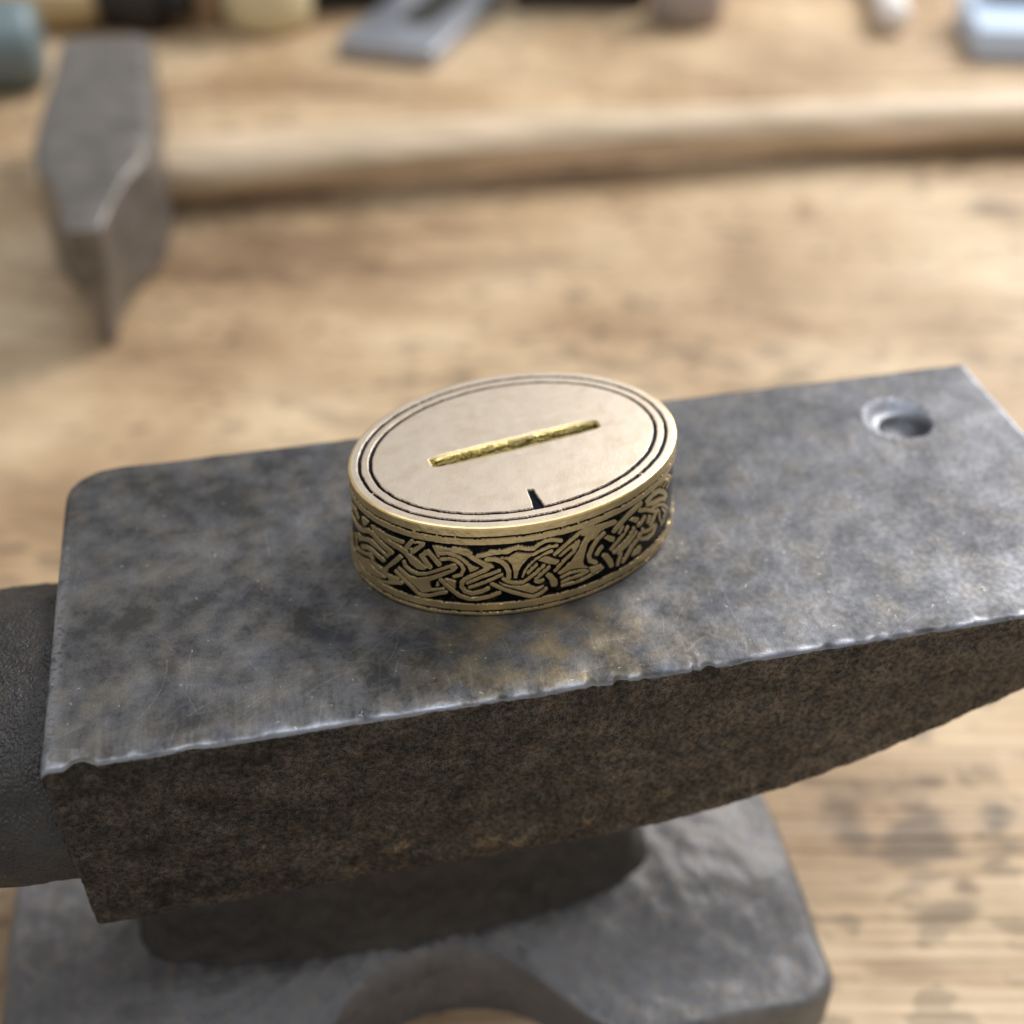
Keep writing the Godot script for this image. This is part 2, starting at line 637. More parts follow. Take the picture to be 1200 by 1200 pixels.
	for k in 30:
		for i in nu:
			var a := TAU * i / nu
			var d := Vector2(cos(a), sin(a))
			var q: Vector2 = mid + d * lerpf(foot[i] - 1.5, minf(stem[i] * 0.96, foot[i] - 2.0), (k + 1) / 30.0)
			p.append(Vector3(q.x, base_top(q, mid) + 0.5 * lumps.get_noise_2d(q.x * 0.7, q.y * 0.7) + 0.12 * rough.get_noise_2d(q.x, q.y), q.y))
		rows += 1
	part("base", grid(nu, rows, p, true, true), mats.iron, t)
	p = PackedVector3Array()
	for k in 40:
		var s := k / 39.0
		for i in nu:
			var a := TAU * i / nu
			var d := Vector2(cos(a), sin(a))
			var pinch := 0.90 + 0.10 * pow(1.0 - s, 5.0) + 0.05 * sm(0.6, 1.0, s)
			var q: Vector2 = mid + d * minf(stem[i] * pinch + 7.0 * pow(1.0 - s, 7.0), foot[i] - 0.7)
			p.append(Vector3(q.x, 8.0 + s * (FACE - 27.0 - 8.0), q.y + 0.4 * lumps.get_noise_2d(q.x, s * 40.0)))
	part("waist", grid(nu, 40, p, true, true), mats.waist, t)


func base_reach(mid: Vector2, d: Vector2) -> float:
	var best := 200.0
	# a rounded slab from (-73, -26) to (40.5, 30) with a round bite out of the front and the back
	for s in 400:
		var rr := 200.0 - s * 0.5
		var q := mid + d * rr
		var c := Vector2(-16.25, 2.0)
		var e := Vector2(absf(q.x - c.x) - 56.75 + 5.0, absf(q.y - c.y) - 28.5 + 5.0)
		var out := Vector2(maxf(e.x, 0), maxf(e.y, 0)).length() + minf(maxf(e.x, e.y), 0) - 5.0
		if out > 0 or (q - Vector2(-14.5, 39.5)).length() < 23.2 or (q - Vector2(-14.5, -35.5)).length() < 23.2:
			best = rr
	return best


func base_top(q: Vector2, mid: Vector2) -> float:
	var d := q - mid
	var k := pow(pow(absf(d.x) / 37.0, 3.2) + pow(absf(d.y) / 11.2, 3.2), 1.0 / 3.2)
	return 8.5 + 6.5 * (1.0 - sm(0.95, 2.3, k))


func face_material(left: float, right: float) -> StandardMaterial3D:
	# the anvil's worn face: dark oxide, brown stain, bare grey steel, bright hammered edges, fine scratches, painted glints and brass reflection
	var w := 1536
	var h := 640
	var big := bytes(w, h, 0.006, 51, 3)
	var mid := bytes(w, h, 0.017, 52, 4)
	var small := bytes(w, h, 0.08, 53, 3)
	var tiny := bytes(w, h, 0.35, 54, 2)
	var streak := bytes(w, h, 0.09, 55, 3, 1, 8)
	var wipe := bytes(w, h, 0.05, 56, 3, 8, 1)
	var tint := bytes(w, h, 0.012, 57, 3)
	# single scratches
	var cuts_glints := PackedByteArray()
	cuts_glints.resize(w * h)
	for k in 280:
		var c := Vector2(rng.randf() * w, rng.randf() * h)
		if k % 3 == 0:
			c = Vector2(rng.randf_range(0.1, 0.6) * w, rng.randf_range(0.75, 0.97) * h)
		var a := rng.randf() * TAU if k % 4 else rng.randf_range(1.2, 1.9)
		var d := Vector2(cos(a), sin(a))
		var long := rng.randf_range(6, 60) * (1.0 if k % 5 else 2.0)
		var bend := rng.randf_range(-0.01, 0.01)
		var pale := int(rng.randf_range(30, 150))
		for s in int(long):
			c += d
			d = d.rotated(bend)
			var xi := int(c.x)
			var yi := int(c.y)
			if xi >= 0 and yi >= 0 and xi < w and yi < h:
				cuts_glints[yi * w + xi] = maxi(cuts_glints[yi * w + xi], pale)
	for k in 260:  # short ticks painted bright as glints
		var c := Vector2(rng.randf() * w, rng.randf() * h)
		var d := Vector2.from_angle(rng.randf() * TAU)
		for n in rng.randi_range(1, 5):
			var xi := clampi(int(c.x), 0, w - 1)
			var yi := clampi(int(c.y), 0, h - 1)
			cuts_glints[yi * w + xi] = 255
			c += d
	var rgb := PackedByteArray()
	rgb.resize(w * h * 3)
	var ro := PackedByteArray()
	ro.resize(w * h)
	var hi := PackedByteArray()
	hi.resize(w * h)
	for y in h:
		var z := y / float(h) * 50.0 - 23.0
		for x in w:
			var k := y * w + x
			var xm := left + (right - left) * x / w
			var b := big[k] / 255.0 - 0.5
			var m := mid[k] / 255.0 - 0.5
			var s := small[k] / 255.0 - 0.5
			var q := tiny[k] / 255.0 - 0.5
			var v := streak[k] / 255.0 - 0.5
			var u := wipe[k] / 255.0 - 0.5
			var c := tint[k] / 255.0 - 0.5
			# how bare the steel is
			var bare := 0.38 - 0.0005 * xm + lerpf(0.6, 0.4, sm(0, 40, xm)) * b + lerpf(0.72, 0.30, sm(-10, 40, xm)) * m - lerpf(0.20, 0.05, sm(-10, 40, xm)) * sm(0.0, 0.22, s + 0.45 * c) + 0.16 * s + 0.08 * u + 0.22 * q
			var near := sm(12.0, 26.0, z + 5.0 * m + 4.0 * b)
			bare += near * (0.12 + 0.32 * v * sm(30, -30, xm))
			var t := lerpf(0.065, lerpf(0.235, 0.20, sm(0, 40, xm)), clampf(bare, 0, 1))
			var brown := clampf(0.34 + 1.0 * c + 0.5 * m - 0.005 * xm + 0.3 * s, 0, 1) * 0.42
			brown = maxf(brown, 0.8 * sm(9.0, 19.0, z + 5.0 * m) * sm(30, 0, absf(xm + 2.0)) * clampf(0.7 + 1.5 * c + m, 0, 1))  # warm reflection of the fitting, painted into the face as a brown tint
			# worn bright edges
			var edge := sm(25.0, 26.1, z + 1.3 * m + 0.9 * b + 0.15 * s) * sm(26.75, 26.2, z + 0.5 * m)
			var scale_ := sm(26.1, 26.7, z + 0.6 * m + 0.4 * s)
			edge = maxf(edge, sm(left + 1.6, left + 0.5, xm + 1.8 * s + 1.6 * m) * sm(-16, 2, z) * clampf(0.7 + 1.2 * s + m, 0.2, 0.95))
			edge = maxf(edge, sm(right - 1.2, right - 0.4, xm + 0.5 * s) * 0.9)
			t = lerpf(lerpf(t, 0.40, edge * clampf(0.75 + 0.2 * s + 0.6 * m, 0.2, 1.0)), 0.05, scale_)
			brown *= 1.0 - edge
			var sunk := Vector2(xm - 54.0, z + 11.4).length()
			if sunk < 5.0:
				t = lerpf(t, 0.42, 0.8 * sm(4.9, 4.2, sunk + s))
				t = lerpf(t, 0.16, sm(3.4, 2.9, Vector2(xm - 54.7, z + 10.4).length()))
				brown *= 0.3
			t += cuts_glints[k] / 255.0 * 0.16 + (0.3 if cuts_glints[k] == 255 else 0.0)
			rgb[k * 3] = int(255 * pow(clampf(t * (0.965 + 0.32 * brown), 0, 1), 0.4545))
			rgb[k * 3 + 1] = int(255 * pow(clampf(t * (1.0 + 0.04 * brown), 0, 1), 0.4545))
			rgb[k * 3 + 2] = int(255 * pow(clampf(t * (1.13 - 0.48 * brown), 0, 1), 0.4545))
			ro[k] = int(255 * clampf(0.61 - 0.12 * bare + 0.2 * s + 0.12 * q - 0.12 * edge, 0.22, 0.8))
			hi[k] = int(255 * clampf(0.5 + 0.25 * m + 0.3 * s + 0.3 * q + 0.25 * near * v - cuts_glints[k] / 255.0 * 0.3, 0, 1))
	var f := material(Color(1, 1, 1), 1.0, 1.0)
	f.albedo_texture = texture(w, h, rgb)
	f.roughness_texture = texture(w, h, ro, Image.FORMAT_L8)
	f.roughness_texture_channel = BaseMaterial3D.TEXTURE_CHANNEL_RED
	f.normal_enabled = true
	f.normal_texture = relief_map(w, h, hi, 2.2)
	f.normal_scale = 0.3
	return f


func flank_material() -> StandardMaterial3D:
	var w := 1024
	var mid := bytes(w, w, 0.012, 71, 4)
	var small := bytes(w, w, 0.06, 72, 4)
	var tiny := bytes(w, w, 0.22, 73, 3)
	var rgb := PackedByteArray()
	rgb.resize(w * w * 3)
	var hi := PackedByteArray()
	hi.resize(w * w)
	var ro := PackedByteArray()
	ro.resize(w * w)
	for k in w * w:
		var m := mid[k] / 255.0 - 0.5
		var s := small[k] / 255.0 - 0.5
		var q := tiny[k] / 255.0 - 0.5
		var t := clampf(0.165 + 0.14 * m + 0.32 * s + 0.42 * q, 0.01, 0.8)
		var rust := clampf(0.55 + 1.2 * m + 0.8 * s, 0, 1)
		rgb[k * 3] = int(255 * pow(t * (1.0 + 0.08 * rust), 0.4545))
		rgb[k * 3 + 1] = int(255 * pow(t * (0.965 - 0.07 * rust), 0.4545))
		rgb[k * 3 + 2] = int(255 * pow(t * (0.92 - 0.20 * rust), 0.4545))
		hi[k] = int(255 * clampf(0.5 + 0.9 * s + 0.7 * q, 0, 1))
		ro[k] = int(255 * clampf(0.46 + 0.4 * q - 0.3 * s, 0.22, 0.9))
	var f := material(Color(1, 1, 1), 1.0, 0.75)
	f.albedo_texture = texture(w, w, rgb)
	f.roughness_texture = texture(w, w, ro, Image.FORMAT_L8)
	f.roughness_texture_channel = BaseMaterial3D.TEXTURE_CHANNEL_RED
	f.normal_enabled = true
	f.normal_texture = relief_map(w, w, hi, 6.0)
	f.normal_scale = 1.0
	f.uv1_triplanar = true
	f.uv1_scale = Vector3.ONE * 18.0
	f.vertex_color_use_as_albedo = true
	return f


# ---------------------------------------------------------------- the fitting
func around(u: float) -> float:
	# way along the side in mm (0 = front middle, growing to the right) -> angle
	return arc_angle[clampi(int(round(fposmod(u, ROUND) / ROUND * arc_angle.size())), 0, arc_angle.size() - 1)]


var arc_angle := PackedFloat32Array()


func stamp(w: float, p: Array, cut: bool, shift: float) -> void:
	var soft := 0.055
	for k in range(0, p.size() - 2, 2):
		var a := Vector2(p[k] + shift, p[k + 1])
		var b := Vector2(p[k + 2] + shift, p[k + 3])
		var reach := w / 2 + soft
		var j0 := maxi(0, int((minf(a.y, b.y) - reach) / TALL * ROWS))
		var j1 := mini(ROWS - 1, int((maxf(a.y, b.y) + reach) / TALL * ROWS) + 1)
		var i0 := int(floor((minf(a.x, b.x) - reach) / ROUND * COLS))
		var i1 := int(ceil((maxf(a.x, b.x) + reach) / ROUND * COLS))
		var ab := b - a
		var len2 := maxf(ab.length_squared(), 1e-6)
		for j in range(j0, j1 + 1):
			var v := TALL * j / (ROWS - 1)
			for i in range(i0, i1 + 1):
				var q := Vector2(ROUND * i / COLS, v)
				var t := clampf((q - a).dot(ab) / len2, 0, 1)
				var d := (q - a - ab * t).length()
				var s := sm(w / 2 + soft, w / 2 - soft, d)
				if s <= 0.0:
					continue
				var at := j * COLS + posmod(i, COLS)
				if cut:
					relief[at] = minf(relief[at], 1.0 - s)
				else:
										relief[at] = maxf(relief[at], s)


func lay_strand(w: float, p: Array) -> void:
	for shift in [0.0, ROUND / 2]:
		stamp(w, p, false, shift)


func cut_line(w: float, p: Array) -> void:
	for shift in [0.0, ROUND / 2]:
		stamp(w, p, true, shift)


func fill_leaf(p: Array) -> void:
	for shift in [0.0, ROUND / 2]:
		var pts := PackedVector2Array()
		var lo := Vector2(1e9, 1e9)
		var hi := Vector2(-1e9, -1e9)
		for k in range(0, p.size(), 2):
			var q := Vector2(p[k] + shift, p[k + 1])
			pts.append(q)
			lo = lo.min(q)
			hi = hi.max(q)
		var n := pts.size()
		for j in range(maxi(0, int((lo.y - 0.1) / TALL * ROWS)), mini(ROWS - 1, int((hi.y + 0.1) / TALL * ROWS) + 1) + 1):
			for i in range(int(floor((lo.x - 0.1) / ROUND * COLS)), int(ceil((hi.x + 0.1) / ROUND * COLS)) + 1):
				var q := Vector2(ROUND * i / COLS, TALL * j / (ROWS - 1))
				var d := 1e9
				for k in n:
					var c := Geometry2D.get_closest_point_to_segment(q, pts[k], pts[(k + 1) % n])
					d = minf(d, q.distance_to(c))
				if Geometry2D.is_point_in_polygon(q, pts):
					d = -d
				var s := sm(0.04, -0.07, d)
				if s > 0:
					var at := j * COLS + posmod(i, COLS)
					relief[at] = maxf(relief[at], s)


func carve() -> void:
	lay_strand(0.54, [-26.97, 3.65, -25.40, 3.22, -24.67, 3.79])
	fill_leaf([-23.64, 2.85, -22.24, 2.81, -22.67, 3.47, -23.13, 4, -23.47, 3.91, -23.73, 3.22])
	lay_strand(0.62, [-27.26, 5.12, -25.99, 5.01, -24.91, 5.15, -23.78, 4.98, -22.61, 4.21, -21.73, 4.14, -20.70, 4.66, -19.75, 5.04, -19.08, 5.31])
	fill_leaf([-24.90, 6.03, -24.10, 5.93, -22.77, 5.26, -21.86, 5.01, -20.90, 5.40, -20.09, 5.76, -19.70, 5.80, -19.37, 5.17, -18.79, 5.30, -19.64, 6.41, -20.18, 6.12, -21.26, 5.84, -22.49, 5.79, -23.62, 6.31, -24.45, 6.99, -24.80, 6.68])
	cut_line(0.35, [-24.49, 5.65, -23.20, 5.15, -22.33, 4.62, -21.58, 4.84, -20.56, 5.29, -19.77, 5.68])
	fill_leaf([-22.05, 3.01, -21.15, 3.11, -20, 3.37, -20.34, 3.93, -21, 3.65, -21.70, 3.50])
	lay_strand(0.52, [-20.98, 3.17, -19.85, 3.29, -18.65, 3.29, -17.67, 3.29])
	lay_strand(0.59, [-21.51, 3.24, -20.34, 3.69, -19.26, 4.02, -18.25, 4.13, -17.30, 4.47])
	fill_leaf([-18.82, 3.90, -18.11, 4, -17.30, 4.55, -16.57, 4.69, -15.93, 5.12, -15.18, 5.63, -14.80, 5.93, -15.13, 6.32, -15.96, 6.39, -16.79, 5.86, -17.05, 5.32, -17.58, 4.81, -18.26, 4.53, -18.84, 4.53])
	cut_line(0.17, [-16.25, 4.83, -15.61, 5.27, -14.93, 5.80])
	lay_strand(0.56, [-23.81, 7.29, -22.85, 6.71, -22.03, 6.58, -21.13, 6.80, -20.25, 6.96])
	lay_strand(0.58, [-25.38, 8.60, -24.57, 8.54, -23.37, 8.08, -22.27, 7.42, -21.99, 7.81, -21.92, 8.33, -21.19, 8.45, -20.51, 8.47, -19.96, 8.82, -19.12, 8.88, -18.45, 8.78])
	fill_leaf([-20.50, 8.22, -19.92, 7.67, -19.43, 6.94, -18.07, 5.07, -17.59, 5.44, -18.46, 6.58, -19.54, 7.79, -19.72, 8.61, -20.20, 8.78])
	fill_leaf([-25.46, 9.40, -24.32, 9.01, -22.72, 8.37, -22.43, 8.74, -21.76, 8.96, -21.05, 9.10, -20.37, 9.04, -19.90, 9.36, -20.56, 9.72, -21.81, 10.06, -23.03, 10.06, -24.25, 9.95, -25.14, 9.82])
	lay_strand(0.50, [-25.93, 10.11, -24.41, 10.33, -23.16, 10.40, -21.82, 10.23, -20.57, 10.05, -19.29, 9.62, -17.89, 9.03])
	lay_strand(0.50, [-27.88, 7.82, -27.18, 8.40, -26.86, 9.46])
	lay_strand(0.37, [-25.68, 6.86, -25.46, 7.51, -25.33, 8.39])
	lay_strand(0.41, [-27.19, 9.41, -26.47, 9.72, -25.49, 9.76])
	lay_strand(0.51, [-16.53, 2.83, -17.14, 3.80])
	lay_strand(0.56, [-15.31, 2.87, -16.46, 4.19])
	lay_strand(0.33, [-16.53, 2.83, -15.18, 2.80])
	lay_strand(0.30, [-16.75, 3.90, -16.23, 3.97])
	cut_line(0.28, [-16.44, 3.46, -15.82, 2.99])
	lay_strand(0.53, [-15.47, 4.45, -15.10, 4.98, -14.55, 5.79])
	lay_strand(0.52, [-14.70, 3.73, -14.22, 4.32, -13.56, 5.21])
	fill_leaf([-15.72, 4.44, -15.07, 3.54, -14.57, 3.51, -14.39, 3.89, -14.96, 4.33, -15.48, 4.84])
	cut_line(0.32, [-14.90, 4.43, -14.48, 5, -13.99, 5.52])
	lay_strand(0.43, [-17.54, 5.97, -17.35, 6.53, -16.69, 6.93, -15.84, 7.07, -14.88, 6.82, -13.88, 6.21, -13.02, 5.67, -11.93, 5.07])
	fill_leaf([-12.53, 5.45, -11.81, 4.98, -11.57, 5.43, -11.94, 6.01, -12.54, 6])
	fill_leaf([-18.26, 6.89, -17.64, 7.20, -16.84, 7.70, -15.92, 7.65, -14.89, 7.21, -13.95, 6.69, -13.02, 6.06, -12.41, 5.75, -11.75, 5.60, -12.06, 6.02, -13.15, 6.79, -14.52, 7.69, -14.59, 8.10, -14.42, 8.95, -14.68, 9.25, -15.44, 9.61, -16.21, 8.94, -17.25, 8.09, -18.34, 7.24])
	cut_line(0.26, [-17.63, 6.79, -16.83, 7.30, -15.91, 7.41, -14.89, 7.09, -13.88, 6.52, -13.02, 6, -12.41, 5.65])
	lay_strand(0.41, [-18.57, 7.74, -17.81, 8.30, -16.87, 9, -16.09, 9.72, -15.64, 9.99, -14.81, 9.85, -13.68, 9.28, -12.88, 8.99])
	lay_strand(0.32, [-14.48, 8.96, -13.80, 8.74, -13.15, 8.54])
	fill_leaf([-13.84, 7.62, -13.66, 7.75, -13.54, 8.13, -13.73, 8.32, -13.97, 8.21])
	fill_leaf([-14.25, 2.79, -13.82, 2.71, -12.38, 2.89, -11.19, 2.86, -11.19, 3.24, -12.08, 3.16, -13.41, 3.41, -13.60, 3.90, -13.42, 4.33, -13.72, 4.15, -14.08, 3.22])
	lay_strand(0.41, [-13.53, 3.73, -12.69, 3.53, -12.03, 3.61])
	lay_strand(0.44, [-12.09, 3.70, -11.50, 3.95, -10.91, 4.46, -10.38, 5.05])
	fill_leaf([-11.61, 3.58, -10.91, 4.30, -10.32, 4.90, -9.73, 5.24, -9.35, 5.36, -9.73, 5.67, -10.33, 5.95, -10.47, 5.37, -10.91, 4.69])
	lay_strand(0.39, [-13.30, 4.47, -12.40, 4.27, -11.74, 4.43, -11.21, 4.94, -10.95, 5.62, -11.22, 6.34, -11.94, 6.64])
	cut_line(0.23, [-13.18, 4.10, -12.45, 3.97, -11.74, 4.09, -11.15, 4.55, -10.68, 5.14])
	fill_leaf([-13.04, 7.01, -12.43, 7.09, -11.77, 7.26, -11.85, 8.46, -12.44, 7.81, -12.92, 7.31])
	lay_strand(0.45, [-13.41, 7.31, -12.87, 7.94, -12.15, 8.65, -11.43, 9.31, -10.48, 9.66, -9.46, 9.65, -8.33, 9.36, -7.25, 8.88])
	lay_strand(0.53, [-12.08, 3.08, -11.37, 3.18, -10.60, 3.48, -9.84, 4.12, -9.13, 4.66, -8.66, 5.14])
	fill_leaf([-9.01, 4.35, -8.54, 4.68, -8.07, 4.86, -7.72, 5.31, -8.19, 5.48, -8.55, 5.93, -9.02, 6.07, -8.90, 5.44])
	lay_strand(0.48, [-8.43, 5.46, -9.14, 5.87, -10.15, 6.46, -10.81, 6.91, -11.14, 7.37, -11.18, 8.01, -10.83, 8.63, -10.11, 8.92, -9.28, 8.68, -8.44, 8.23])
	lay_strand(0.25, [-12.08, 2.74, -11.19, 2.82, -10.36, 3.09, -10.13, 3.35])
	lay_strand(0.50, [-9.48, 3.73, -8.77, 3.59, -7.95, 3.29, -7.06, 3.28, -6.40, 3.36, -5.81, 2.98, -4.97, 2.91])
	fill_leaf([-9.72, 3.50, -9.01, 3.51, -8.30, 3, -7.12, 2.94, -7, 3.56, -7.95, 3.63, -9.13, 3.93])
	lay_strand(0.54, [-8.54, 4.22, -7.83, 4.18, -7.06, 4.55, -6.52, 5.23, -6.22, 6.13, -6.25, 6.88])
	fill_leaf([-7.30, 3.99, -6.40, 4.09, -5.93, 3.84, -5.45, 3.60, -4.48, 3.84, -3.62, 4.02, -4.23, 4.59, -4.84, 5.33, -5.14, 5.98, -5.38, 7.09, -5.77, 7.02, -5.77, 6.12, -5.93, 5.16, -6.40, 4.47])
	lay_strand(0.37, [-10.58, 7.42, -9.15, 6.61, -7.24, 5.82])
	lay_strand(0.37, [-10.35, 8.05, -8.79, 7.34, -7, 6.39])
	lay_strand(0.41, [-8.02, 7.61, -7.07, 8.25, -5.86, 8.97, -4.95, 9.44, -4.21, 9.83, -3.59, 10.05, -2.71, 9.70, -2.21, 9.27])
	fill_leaf([-7.54, 7.25, -6.77, 7.73, -6.04, 8.06, -4.95, 8.24, -4.16, 8.07, -3.72, 8.49, -3.22, 8.84, -2.34, 8.67, -2.84, 9.18, -3.72, 9.54, -4.34, 9.16, -5.56, 8.53, -6.77, 7.97])
	lay_strand(0.38, [-6.82, 7.01, -6.28, 7.47, -5.56, 7.73, -4.77, 7.79, -4.22, 7.42, -3.36, 6.73, -2.49, 5.92])
	lay_strand(0.46, [-6.76, 3.20, -6.17, 3.04, -5.27, 2.86, -4.36, 3.25, -3.63, 3.36, -3.14, 2.97, -2.39, 2.61, -1.58, 2.67, -0.61, 3.07])
	lay_strand(0.36, [-1.06, 3.59, -2.01, 3.55, -3.01, 3.85, -3.68, 4.16])
	lay_strand(0.36, [-1.62, 4.16, -2.63, 4.32, -3.56, 4.88, -4.35, 5.73, -4.83, 6.90])
	fill_leaf([-3.12, 5.06, -2.56, 4.73, -2, 4.80, -1.23, 5.41, -0.71, 5.72, -0.84, 5.92, -1.22, 6.12, -1.99, 5.82, -2.50, 5.45])
	lay_strand(0.36, [-3.30, 5.64, -3.73, 6.02, -4.19, 6.55])
	lay_strand(0.40, [-1.92, 6.31, -2.61, 6.92, -3.29, 7.54, -3.35, 7.93, -2.98, 8.10, -2.60, 7.96])
	fill_leaf([-2.35, 7.38, -1.98, 7.09, -1.53, 7.37, -0.94, 8.36, -0.87, 8.94, -1.12, 9.27, -1.64, 9.11, -1.90, 8.07])
	lay_strand(0.49, [-1.24, 4.70, -0.28, 3.98, 0.70, 3.30, 1.43, 2.78, 2.38, 2.52, 3.08, 2.49])
	fill_leaf([1.97, 2.52, 2.80, 2.38, 4.53, 2.64, 6.06, 2.88, 6.39, 3.20, 6.08, 3.52, 4.93, 3.44, 4.18, 3.50, 3.48, 4.20, 2.91, 4.20, 2.56, 4.53, 2.30, 5.53, 2.05, 6.86, 2.20, 7.40, 2.77, 8.04, 2.49, 8, 1.51, 7.53, 0.56, 7.42, -0.69, 7.71, -0.95, 7.47, -0.04, 6.81, 0.88, 5.94, 1.47, 5.05, 1.86, 4.10, 2.33, 3.43, 1.71, 3.19])
	lay_strand(0.40, [1.45, 3.87, 0.93, 5.01, -0.25, 5.94, -1.21, 6.99])
	lay_strand(0.34, [1.31, 3.98, 0.39, 4.35, -0.65, 5.07])
	fill_leaf([1.11, 3.67, 1.58, 3.77, 1.53, 4.45, 0.72, 4.86, 0.65, 4.44])
	lay_strand(0.53, [4.57, 4.06, 3.84, 4.44, 3.14, 5.40, 2.74, 6.34, 2.90, 7.13, 3.63, 7.69])
	lay_strand(0.49, [4.35, 5.85, 4.03, 6.18, 3.78, 6.55])
	fill_leaf([4.35, 7.13, 4.64, 6.86, 5.25, 7.16, 5.91, 8.38, 6.10, 9.30, 5.55, 9.42, 5.06, 8.36])
	fill_leaf([4.66, 4.81, 5.18, 4.58, 6.14, 5.28, 6, 5.92, 5.36, 5.53])
	lay_strand(0.32, [-0.48, 8.18, 0.44, 7.89, 1.52, 8.01, 2.35, 8.27])
	lay_strand(0.34, [-0.41, 8.89, 0.58, 8.67, 1.81, 8.69, 2.64, 8.47])
	lay_strand(0.35, [-0.40, 9.42, 1.82, 9.47, 3.08, 9.23, 4.24, 8.95])
	fill_leaf([2.77, 8.04, 4.38, 8.27, 4.81, 8.93, 3.81, 9.31, 3.08, 8.98])
	cut_line(0.25, [3.15, 9.22, 4.17, 8.95])
	lay_strand(0.66, [6.03, 4.35, 6.97, 3.72, 7.96, 3.22, 9.18, 2.87, 9.92, 2.74])
	lay_strand(0.34, [7.24, 4.42, 6.77, 5.04])
	lay_strand(0.40, [8.02, 4.91, 7.37, 5.59, 6.40, 6.21, 5.67, 6.76])
	lay_strand(0.53, [8.93, 5.66, 8.08, 6.63, 7.08, 7.05, 6.12, 7.39])
	lay_strand(0.38, [9.42, 6.43, 8.28, 7.23, 7.43, 7.56, 6.70, 7.86])
	lay_strand(0.53, [10.50, 6.76, 9.66, 7.55, 8.67, 8.10, 8.16, 8.79, 7.41, 9.44])
	lay_strand(0.40, [7.12, 8.12, 6.81, 8.86, 6.63, 9.50])
	fill_leaf([8.16, 4.04, 8.86, 3.95, 9.72, 4.52, 9.55, 4.98, 9.09, 4.95])
	lay_strand(0.58, [10.73, 5.12, 10.24, 5.47, 9.77, 5.62])
	lay_strand(0.48, [11.70, 5.65, 11.40, 6.19])
	lay_strand(0.50, [9.87, 3.65, 10.98, 4.16, 12.72, 5.50])
	lay_strand(0.41, [13.11, 5.92, 12.21, 6.88])
	fill_leaf([8.72, 9.54, 9.24, 8.77, 10.19, 8.70, 10.41, 9.17, 10.05, 9.85])
	lay_strand(0.48, [10.36, 7.98, 11.64, 8.64, 12.54, 8.58, 13.10, 7.81])
	lay_strand(0.38, [10.72, 7.22, 11.80, 7.59, 12.60, 7.46])
	lay_strand(0.62, [11.14, 3.12, 12.27, 2.85, 13.56, 3.19, 14.87, 4.29, 15.53, 5.32, 15.11, 5.45])
	lay_strand(0.57, [11.16, 3.55, 12.55, 4.21, 13.89, 4.61, 15.09, 5.30])
	lay_strand(0.35, [12.38, 4.80, 13.47, 5.10, 14.74, 5.90, 16.04, 7.42])
	lay_strand(0.23, [13.75, 2.62, 14.46, 2.40, 15.87, 2.52])
	lay_strand(0.23, [14.54, 3.35, 15.47, 3.16, 16.80, 3.25])
	lay_strand(0.23, [15.57, 4.21, 16.34, 3.91, 17.49, 3.82])
	lay_strand(0.42, [13.40, 5.76, 12.47, 6.35, 11.90, 6.83])
	lay_strand(0.32, [13.77, 6.23, 13.82, 6.99, 14.13, 7.85])
	lay_strand(0.35, [14.51, 6.32, 15.59, 7.68, 14.94, 8.36, 14.43, 8.66])
	cut_line(0.27, [-25, 10.12, -23.62, 10.32, -22.20, 10.24, -20.73, 9.92, -19.75, 9.61])
	cut_line(0.27, [-25.24, 9.02, -23.63, 8.38, -22.60, 7.96, -22.22, 8.61, -21.39, 8.90, -20.61, 8.93, -19.97, 9.19])
	cut_line(0.22, [-18.49, 7.43, -17.52, 8.03, -16.47, 8.95, -15.70, 9.68, -14.68, 9.47, -13.68, 8.92])
	cut_line(0.21, [-6.77, 8.13, -5.56, 8.73, -4.33, 9.40, -3.65, 9.59, -2.84, 9.22])
	cut_line(0.21, [-3.62, 3.75, -2.82, 3.35, -2.14, 3.04, -1.12, 3.20])
	cut_line(0.21, [-5.02, 7.11, -4.77, 6.12, -4.23, 5.29, -3.37, 4.54, -2.51, 4.12, -1.63, 3.77])
	cut_line(0.22, [-1.10, 4.97, -0.14, 4.26, 0.84, 3.58, 1.64, 3.09])
	pass


func brass(h: float, u: float, v: float) -> Color:
	var tarnish := 0.5 + 0.5 * wob.get_noise_2d(u * 0.5, v * 0.5)
	var bright := Color(0.96, 0.75, 0.40).lerp(Color(0.80, 0.60, 0.30), tarnish)
	return Color(0.012, 0.013, 0.018).lerp(Color(0.07, 0.055, 0.035), sm(0.2, 0.6, wob.get_noise_2d(u * 0.7 + 300.0, v * 0.9))).lerp(bright, sm(0.82, 0.98, h))


